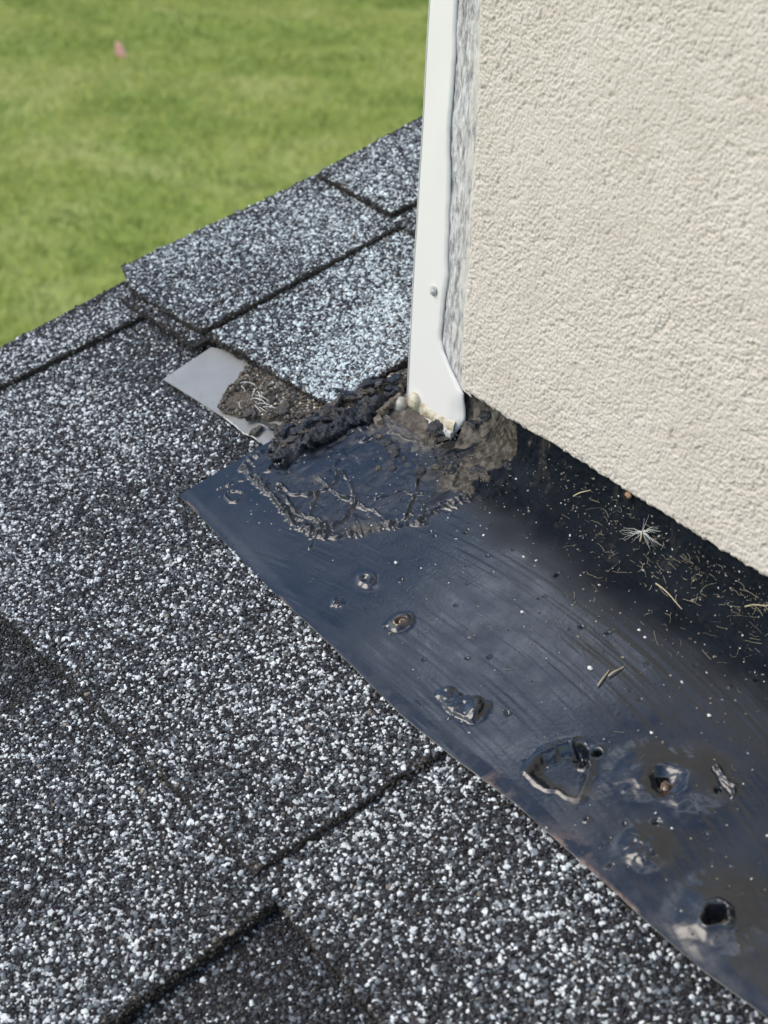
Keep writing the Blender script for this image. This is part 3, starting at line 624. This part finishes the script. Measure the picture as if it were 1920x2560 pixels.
# worn light rim of the plate
cv = []
for s, t in cr: cv.append(rw(s, t, hpl+.0003).tolist())
def tube(name, pts, r, m, parent=None, seg=6, taper=None):
    V, F = [], []; pts = [Vector(p) for p in pts]; n = len(pts)
    for i, p in enumerate(pts):
        d = (pts[min(i+1, n-1)]-pts[max(i-1, 0)]).normalized(); x = d.cross(Vector((.3, .2, 1))).normalized(); y = d.cross(x)
        rr = r*(taper(i/(n-1)) if taper else 1)
        for k in range(seg): a_ = 2*math.pi*k/seg; V.append(p+(x*math.cos(a_)+y*math.sin(a_))*rr)
    for i in range(n-1):
        for k in range(seg): F.append((i*seg+k, i*seg+(k+1) % seg, (i+1)*seg+(k+1) % seg, (i+1)*seg+k))
    F.append(tuple(range(seg))[::-1]); F.append(tuple((n-1)*seg+k for k in range(seg)))
    return mesh(name, V, F, m, parent, True)
tube('worn_rim', cv, .00035, mFl, plate)

# torn, grit-filled shingle scrap with a tarred lower edge
scr = tag(empty('torn_shingle_scrap', tuple(rw(-.06, -.04, .005).tolist())), 'torn brown gritty shingle scrap with tarry edge, between grey plate and white trim', 'debris')
hs_ = .0062
f1 = [rp(x, y, hs_) for x, y in [(612, 915), (590, 955), (565, 975), (540, 1018), (566, 1034), (600, 1040), (625, 1030), (640, 1044), (700, 1048), (735, 1056), (715, 1075), (690, 1085), (672, 1105), (668, 1135), (700, 1140), (760, 1100), (840, 1060), (900, 1030), (960, 985), (1000, 960), (1030, 930), (1020, 915), (960, 950), (870, 1000), (838, 1012), (700, 930)]]
ridge_l = [rp(x, y, .009) for x, y in [(690, 1130), (740, 1125), (800, 1085), (860, 1050), (920, 1010), (975, 965)]]
def hscr(A, Bm, d): return .0062+.0011*fbm(A*170, Bm*170, 200, 4)+.0014*fbm(A*55, Bm*55, 205, 3)+.0006*ridged(A*300, Bm*300, 207, 2)
patch('felt', f1, hscr, .0005, mTR, scr, rag=.0016, ragf=260, seed=210, edge=.0010, drop=.0030)
f2 = [rp(x, y, .010) for x, y in [(660, 1112), (690, 1092), (720, 1085), (750, 1060), (800, 1040), (830, 1010), (880, 1000), (905, 970), (950, 960), (985, 935), (992, 965), (965, 1010), (920, 1030), (915, 1055), (870, 1065), (820, 1100), (770, 1120), (720, 1165), (700, 1170), (690, 1145)]]
def hrid(A, Bm, d): return .0086+.0012*sst(0, .004, d)+.0034*fbm(A*110, Bm*110, 220, 4)+.0012*np.round(2.2*fbm(A*140, Bm*140, 224, 2))+.0012*ridged(A*230+Bm*120, Bm*230, 222, 3)
patch('tar_crust', f2, hrid, .0004, mTR, scr, rag=.0060, ragf=150, seed=230, edge=.0016, drop=.0090, under=.0060, tanf=lambda A, Bm, d: .45*sst(.2, .5, fbm(A*160, Bm*160, 232, 3)))
sh = random.Random(5)
for k in range(44):                                        # broken layers piled along the tarred edge and over the felt
    u = sh.random(); on = k < 28
    cx = (685+(985-685)*u if on else 600+(860-600)*u)+sh.gauss(0, 8); cy = (1120-170*u if on else 1010+55*math.sin(3*u)-10*u)+sh.gauss(0, 17 if on else 20)
    a1 = -.55+sh.gauss(0, .45); La, Lb = sh.uniform(18, 42), sh.uniform(6, 14); n2 = sh.randint(5, 8); h2 = (.0095 if on else .0070)+sh.uniform(-.0005, .0018)
    P = []
    for i in range(n2):
        w_ = 6.283*(i+sh.uniform(-.3, .3))/n2; e_ = sh.uniform(.6, 1.2); lx2 = La*e_*math.cos(w_); ly2 = Lb*e_*math.sin(w_)
        P.append(rp(cx+lx2*math.cos(a1)-ly2*math.sin(a1), cy+lx2*math.sin(a1)+ly2*math.cos(a1), h2))
    ta, tb, tn = sh.uniform(-.12, .12), sh.uniform(-.35, .15), (sh.random() < .35 if on else True); P0 = P[0]
    patch('torn_layer', P, lambda A, Bm, d: h2+ta*(A-P0[0])+tb*(Bm-P0[1])+.0005*fbm(A*330, Bm*330, 400+k, 3), .00042, mTR, scr, rag=.0014, ragf=420, seed=420+k, edge=.0004, drop=.0014, under=.0008, tanf=lambda A, Bm, d: (.62 if tn else .0)+.3*fbm(A*300, Bm*300, 450, 2), smooth=False)
# grit in the scrap
fa = np.array(f1); X = rng.uniform(fa[:, 0].min(), fa[:, 0].max(), 14000); Y = rng.uniform(fa[:, 1].min(), fa[:, 1].max(), 14000)
dd = sdist(X, Y, f1); dr_ = dseg(X, Y, ridge_l); lc = rp(600, 1000, hs_)
k = (dd > .0006) & (dr_ > .003) & (np.hypot(X-lc[0], Y-lc[1]) > .0075) & (rng.random(14000) < .55+.4*(fbm(X*120, Y*120, 240, 2) > 0)); X, Y = X[k], Y[k]
sz = .0013*rng.lognormal(-.15, .3, len(X)); C = gcols(len(X), .13, .40, brown=.72)*np.array([1.05, .95, .8])+.008
granules('grit', rw(X, Y, hscr(X, Y, 0)+sz*.2), C, sz, scr)
# torn fibres of glass mat
for k in range(16):
    a0 = rp(rr_.uniform(585, 660), rr_.uniform(955, 1025), .0082); th = rr_.uniform(-.9, .5); ln = rr_.uniform(.003, .010)
    p = [rw(a0[0]+math.cos(th)*ln*u+.0006*math.sin(5*u+k), a0[1]+math.sin(th)*ln*u+.0005*math.cos(4*u+k), .0080+.0012*math.sin(3*u)).tolist() for u in np.linspace(0, 1, 7)]
    tube('glass_fibre', p, .00014, mSeed, scr, 5)
# brown torn tongue hanging below the crust
f3 = [rp(x, y, .0075) for x, y in [(672, 1125), (740, 1130), (750, 1165), (725, 1190), (700, 1170), (680, 1150)]]
mBr = mat('bare_felt', rough=.8, spec=.25); a = N(mBr); a.l(a.ramp(a.noise(500, 5), [(.35, (.06, .045, .036)), (.65, (.17, .125, .10))]), a.b.inputs['Base Color'])
patch('felt_tongue', f3, lambda A, Bm, d: .0064+.0006*fbm(A*300, Bm*300, 241, 3), .0005, mBr, scr, rag=.001, seed=243)
# pale curled strip of old sealant above the crust
mStrip = mat('old_sealant', rough=.8, spec=.3); a = N(mStrip); a.l(a.ramp(a.noise(400, 5), [(.35, (.07, .055, .04)), (.65, (.27, .23, .17))]), a.b.inputs['Base Color'])
f4 = [rp(x, y, .011) for x, y in [(925, 1048), (950, 1036), (958, 1015), (985, 985), (998, 975), (1003, 945), (992, 945), (980, 970), (950, 998), (932, 1020)]]
patch('sealant_strip', f4, lambda A, Bm, d: .0080+.0012*fbm(A*200, Bm*200, 251, 3), .0004, mStrip, scr, rag=.0030, seed=253)

# weathered building paper bulging out under the stucco
pap = tag(empty('building_paper', (0.02, .004, .012)), 'crumpled grey brown building paper in the gap under the stucco corner', 'building paper')
def sheet3(name, A0, A1, B0, B1, m, parent, seed, amp=.0016, n=80, f=130):
    a = np.linspace(0, 1, n)[:, None, None]; b = np.linspace(0, 1, n//2)[None, :, None]
    A0, A1, B0, B1 = map(np.array, (A0, A1, B0, B1)); P = (A0*(1-a)+A1*a)*(1-b)+(B0*(1-a)+B1*a)*b
    u = P[..., 0]; w = P[..., 2]; P[..., 1] -= amp*(fbm(u*f, w*f+u*60, seed, 4)+.6*ridged(u*f*1.4, w*f*.7, seed+3, 2)); P[..., 2] += .3*amp*fbm(u*f, w*f, seed+9, 3)
    return quadmesh(name, P.reshape(-1, 3), gridq(n, n//2), m, parent)
sheet3('upper_fold', (-.005, .0075, .030), (.045, .0075, .031), (.000, .002, .006), (.036, .005, .016), mW, pap, 300)
sheet3('lower_fold', (.007, .0015, .0125), (.040, .005, .019), (.009, -.0045, .0015), (.034, .0, .0105), mW, pap, 310, .0022)
sheet3('left_fold', (-.036, .004, .008), (.002, .004, .002), (-.045, -.012, -.0006), (-.003, -.011, -.0016), mW, pap, 320, .0014)
for nm, P, sd_ in [('tar_lump', [(1085, 1110), (1130, 1120), (1165, 1140), (1150, 1175), (1100, 1195), (1060, 1170)], 1), ('tar_lump', [(1170, 1110), (1240, 1080), (1270, 1100), (1250, 1125), (1190, 1130)], 2), ('tar_lump', [(1290, 1150), (1340, 1130), (1350, 1180), (1310, 1215), (1280, 1190)], 3)]:
    patch(nm, [rp(x, y, .007) for x, y in P], lambda A, Bm, d: .0068+.0016*fbm(A*260, Bm*260, 330+sd_, 4)+.0012*ridged(A*400, Bm*400, 333+sd_, 2), .00045, mTR, pap, rag=.0022, seed=340+sd_, tanf=lambda A, Bm, d: .7*sst(.0, .4, fbm(A*260, Bm*260, 345, 3)))
mTn = mat('pale_flake', rough=.8, spec=.2); a = N(mTn); a.l(a.ramp(a.noise(500, 5), [(.3, (.14, .13, .105)), (.7, (.36, .34, .29))]), a.b.inputs['Base Color'])
for P, sd_, hh in [([(1250, 1075), (1275, 1068), (1285, 1095), (1262, 1112), (1245, 1100)], 4, .0115), ([(1365, 1160), (1400, 1150), (1420, 1165), (1385, 1200), (1370, 1205), (1345, 1185)], 5, .0105), ([(1400, 1195), (1440, 1205), (1450, 1230), (1425, 1225)], 6, .011)]:
    patch('pale_flake', [rp(x, y, hh) for x, y in P], lambda A, Bm, d: hh+.0005*fbm(A*300, Bm*300, 350+sd_, 3), .0005, mTn, pap, rag=.0014, seed=352+sd_, drop=.001)

def project(P):
    c = (np.asarray(P)-CAM)@W2; return 960+FPX*c[..., 0]/c[..., 2], 1280+FPX*c[..., 1]/c[..., 2]
GU, GV = project(P3)
def surf(px, py):                                          # point of the sheet under a sight line
    d = (GU[:-40:4, ::4]-px)**2+(GV[:-40:4, ::4]-py)**2; i, j = np.unravel_index(np.argmin(d), d.shape)
    i0, i1, j0, j1 = max(0, 4*i-4), 4*i+5, max(0, 4*j-4), 4*j+5
    d = (GU[i0:i1, j0:j1]-px)**2+(GV[i0:i1, j0:j1]-py)**2; a_, b_ = np.unravel_index(np.argmin(d), d.shape)
    return P3[i0+a_, j0+b_]
# broken flakes of tar and felt lying on the puckered skin
fr = random.Random(21)
for k in range(34):
    if k < 22: cx, cy = fr.gauss(1150, 75), fr.gauss(1135, 42)
    elif k < 28: cx, cy = fr.uniform(1230, 1500), 0; cy = 1130+(cx-1230)*.35+fr.gauss(0, 25)
    else: cx, cy = fr.uniform(720, 1060), fr.gauss(1120, 45)
    rr2 = fr.uniform(9, 26); n2 = fr.randint(5, 8); hb2 = .0072
    P = [rp(cx+rr2*fr.uniform(.4, 1.5)*math.cos(6.283*i/n2), cy+rr2*.6*fr.uniform(.4, 1.5)*math.sin(6.283*i/n2), hb2) for i in range(n2)]
    g_ = surf(cx, cy); hh3 = float(g_@NR); tn = fr.random()
    patch('tar_flake', P, lambda A, Bm, d: hh3+.0006+.0010*fbm(A*260, Bm*260, 360+k, 3)+.0012*fr_s*(A-P[0][0])*60, .0004, mTR, fl, rag=.0016, seed=370+k, drop=.0016, edge=.0005, tanf=lambda A, Bm, d: (.1 if tn < .55 else .8)+0*A) if not globals().__setitem__('fr_s', fr.uniform(-1, 1)) else None

# ------------------------------------------------------------------ loose grit, fibres, straw, seed
n = 900; U = np.empty((n, 3)); C = np.empty((n, 3)); sz = np.empty(n); k = 0
while k < n:
    px, py = rng.uniform(520, 1925), rng.uniform(1130, 2540); s, t = q(px, py)
    if t < -.10 or t > .02 or s < -.058: continue
    near = math.exp(-abs(t-.012)/.022)+(.5 if (600 < px < 1300 and py < 1330) else 0)
    if rng.random() > .07+near: continue
    U[k] = surf(px, py); w = rng.random(); sz[k] = (.00045+.0006*rng.random()**3)
    C[k] = (.62, .62, .58) if w < .2 else ((.22, .19, .14) if w < .7 else (.05, .05, .05)); k += 1
granules('loose_grit', U, C, sz, None, label='tiny pale grit grains scattered over the black flashing', cat='grit')
for k, (px, py, r, lab) in enumerate([(1307, 1532, .0008, 'tiny white grain on the black flashing, left of the brush marks'), (1475, 1672, .0010, 'largest round white grain in the middle of the black flashing'), (1597, 1577, .0007, 'small white grain on black flashing, right of the dark blister'), (1628, 1834, .0007, 'white grain just above the dented nail hole in the flashing'), (1772, 1790, .0008, 'white grain farthest right on the black flashing'), (991, 1408, .0008, 'tan elongated crumb on the blue-reflecting part of the flashing')]):
    p = surf(px, py); mm = bpy.data.materials.get('white_grain') or mat('white_grain', (.72, .72, .68), .5)
    o = blob('stone_grain', (0, 0, 0), (r, r*.8, r*.7), mm, None, 400+k, .5, 2); o.location = Vector(p.tolist())+Vector((NR*r*.4).tolist()); tag(o, lab, 'grain')
# fibres
V, F = [], []
def addtube(p, r, seg=3):
    b = len(V); p = [Vector(x) for x in p]; n = len(p)
    for i, x in enumerate(p):
        d = (p[min(i+1, n-1)]-p[max(i-1, 0)]).normalized(); u = d.cross(Vector((.3, .2, 1))).normalized(); w = d.cross(u)
        for k in range(seg): a_ = 2*math.pi*k/seg; V.append(tuple(x+(u*math.cos(a_)+w*math.sin(a_))*r))
    for i in range(n-1):
        for k in range(seg): F.append((b+i*seg+k, b+i*seg+(k+1) % seg, b+(i+1)*seg+(k+1) % seg, b+(i+1)*seg+k))
cnt = 0
while cnt < 280:
    px, py = rng.uniform(1400, 1930), rng.uniform(1190, 1640); s, t = q(px, py)
    if t > .016 or s < .03: continue
    if rng.random() > math.exp(-abs(t-.010)/.010)*sst(.04, .13, np.array(s))+.012: continue
    p0 = surf(px, py)+NR*rng.uniform(.0002, .0018); th = rng.uniform(0, 6.28) if rng.random() < .5 else rng.normal(.15, .4); ln = .0010+.0065*rng.random()**2.2; cv_ = rng.normal(0, 1.1)
    pts = []; x = p0.copy()
    for i in range(7):
        pts.append(tuple(x)); th += cv_/6*.6; x = x+(rw(math.cos(th), math.sin(th), 0)*ln/6)+NR*rng.normal(0, .00025)
    addtube(pts, rng.uniform(.00005, .00013)); cnt += 1
tag(mesh('dry_fibres', V, F, mFib), 'tangle of dry grass fibres and cobweb caught along the foot of the stucco', 'dry grass', None, 'stuff')
V, F = [], []
for k in range(70):                                        # hair-fine scratches of dried roots on the tar
    px, py = rng.uniform(850, 1900), rng.uniform(1380, 2250); s, t = q(px, py)
    if t < -.09 or t > 0: continue
    x = surf(px, py)+NR*.0002; th = rng.uniform(0, 6.28); pts = []; cv_ = rng.normal(0, 3)
    for i in range(6): pts.append(tuple(x)); th += cv_/6; x = x+rw(math.cos(th), math.sin(th), 0)*.0007
    addtube(pts, rng.uniform(.00004, .00007))
tag(mesh('hair_roots', V, F, mFib), 'hair-fine dried rootlets stuck to the open face of the black flashing', 'rootlets', None, 'stuff')
for (a0, b0_, lab) in [((1495, 1718), (1522, 1676), 'lower short pale straw on the black flashing, beside the round white grain'), ((1522, 1694), (1562, 1668), 'upper short pale straw on the black flashing, near the round white grain'), ((1436, 1244), (1478, 1226), 'thin pale straw lying near the stucco corner'), ((1640, 1462), (1705, 1525), 'bent dry stem on the flashing below the seed fluff'), ((1862, 1520), (1922, 1515), 'dry stem at the right end of the fibres')]:
    A_, B_ = surf(*a0)+NR*.0007, surf(*b0_)+NR*.0007; p = [tuple(A_+(B_-A_)*u+np.array([0, .0004*math.sin(3*u), .0004*math.sin(5*u)])) for u in np.linspace(0, 1, 8)]
    o = tube('straw', [tuple(np.array(x)-A_) for x in p], .00034, mF, None, 5, lambda u: 1-.4*u); o.location = A_.tolist(); tag(o, lab, 'straw')
c_ = surf(1612, 1338)+np.array([0, -.0018, .0022]); sf = tag(empty('seed_fluff', tuple(c_.tolist())), 'white starry seed fluff caught beside the foot of the stucco wall', 'seed')
for k in range(26):
    e = [(1560, 1350), (1565, 1335), (1590, 1360), (1650, 1325), (1640, 1330), (1635, 1382), (1645, 1365), (1655, 1378), (1620, 1300), (1628, 1372)][k % 10]
    tgt = surf(e[0]+rr_.uniform(-14, 14), e[1]+rr_.uniform(-12, 12))+NR*.0012; d_ = tgt-c_
    p = [tuple(c_+d_*u+np.array([0, 0, .0007*math.sin(math.pi*u)*rr_.uniform(-1, 1)])) for u in np.linspace(0, 1, 6)]
    tube("filament", p, .00009, mSeed, sf, 4, lambda u: 1-.7*u)
tube('seed_body', [tuple(c_+NR*.0004), tuple(c_+np.array([.001, -.0012, -.0016])), tuple(c_+np.array([.0015, -.002, -.003]))], .00035, mF, sf, 6)
# speck of soil between trim and stucco foot
tag(blob('leaf_crumb', (0, 0, 0), (.0016, .0008, .0012), mat('orange_crumb', (.36, .20, .11), .8), None, 9, .5, 2), 'small orange brown leaf crumb wedged under the stucco edge', 'crumb').location = surf(1573, 1258)+NR*.004

# ------------------------------------------------------------------ lawn
GZ = -2.9
def gp(px, py): p = hit(px, py, np.array([0, 0, 1.0]), GZ); return p
mLn = mat('lawn_soil', rough=.95, spec=.1); a = N(mLn)
c = a.ramp(a.noise(1.1, 5, .6), [(.3, (.19, .26, .05)), (.52, (.32, .38, .09)), (.72, (.45, .47, .17))])
a.l(c, a.b.inputs['Base Color'])
o = mesh('lawn', [(-80, -80, GZ), (80, -80, GZ), (80, 80, GZ), (-80, 80, GZ)], [(0, 1, 2, 3)], mLn); tag(o, kind='structure')
mGr = mat('grass_blade', rough=.6, spec=.25); a = N(mGr)
c = a.attr('gcol', 'GEOMETRY').outputs['Color']; a.l(c, a.b.inputs['Base Color'])
c4 = [gp(*p) for p in [(-150, -150), (1200, -150), (1200, 420), (-150, 980)]]
poly = [(p[0], p[1]) for p in c4]; pa = np.array(poly); ngr = 70000
X = rng.uniform(pa[:, 0].min(), pa[:, 0].max(), ngr*3); Y = rng.uniform(pa[:, 1].min(), pa[:, 1].max(), ngr*3); k = inside(X, Y, poly); X, Y = X[k][:ngr], Y[k][:ngr]; n = len(X)
th = rng.uniform(0, 6.28, n); w = rng.uniform(.003, .006, n); hh = rng.uniform(.02, .055, n); lx_ = rng.normal(0, .025, n); ly_ = rng.normal(0, .025, n)
A0 = np.stack([X-np.cos(th)*w, Y-np.sin(th)*w, X*0+GZ], 1); A1 = np.stack([X+np.cos(th)*w, Y+np.sin(th)*w, X*0+GZ], 1)
T0 = np.stack([X+lx_-np.cos(th)*w*.4, Y+ly_-np.sin(th)*w*.4, GZ+hh], 1); T1 = np.stack([X+lx_+np.cos(th)*w*.4, Y+ly_+np.sin(th)*w*.4, GZ+hh], 1)
VV = np.stack([A0, A1, T1, T0], 1).reshape(-1, 3); m1 = fbm(X*1.6, Y*1.6, 500, 3)[:, None]; m2 = fbm(X*7, Y*7, 505, 3)[:, None]
CG = np.array([.42, .47, .115])*(1+.45*m2)+np.array([.17, .13, .05])*np.clip(m1*1.3, -.7, 1)+rng.normal(0, .02, (n, 1)); CG = np.clip(CG, .02, .5)
tag(quadmesh('grass', VV, np.arange(4*n).reshape(-1, 4), mGr, None, False, cols=dict(gcol=np.repeat(CG, 4, 0))), 'short mown green grass covering the lawn far below the roof', 'grass', None, 'stuff')
# marking flag
fp = gp(290, 150); fg = tag(empty('marker_flag', tuple(fp.tolist())), 'small pink orange utility marking flag stuck in the lawn', 'flag')
mFl2 = mat('pink_vinyl', (1.0, .50, .44), .5, .3); right = W2@np.array([1.0, 0, 0]); rg = Vector((right[0], right[1], 0)).normalized()
b0v = Vector(fp.tolist()); V, F = [], []
for i in range(9):
    for j in range(7):
        u, v_ = i/8, j/6; V.append(tuple(b0v+rg*(u*.105*(1-.45*v_))+Vector((0, 0, .030+.13*v_-.014*u))+Vector((-rg.y, rg.x, 0))*.006*math.sin(5*u+v_*2)))
for i in range(8):
    for j in range(6): F.append((i*7+j, (i+1)*7+j, (i+1)*7+j+1, i*7+j+1))
o = mesh('flag_sheet', V, F, mFl2, fg, True); md = o.modifiers.new('s', 'SOLIDIFY'); md.thickness = .0004
tube('wire_stem', [tuple(b0v+Vector((0, 0, -.02))), tuple(b0v+Vector((0, 0, .1)))], .0011, mat('steel_wire', (.3, .3, .3), .4, .5, .8), fg)
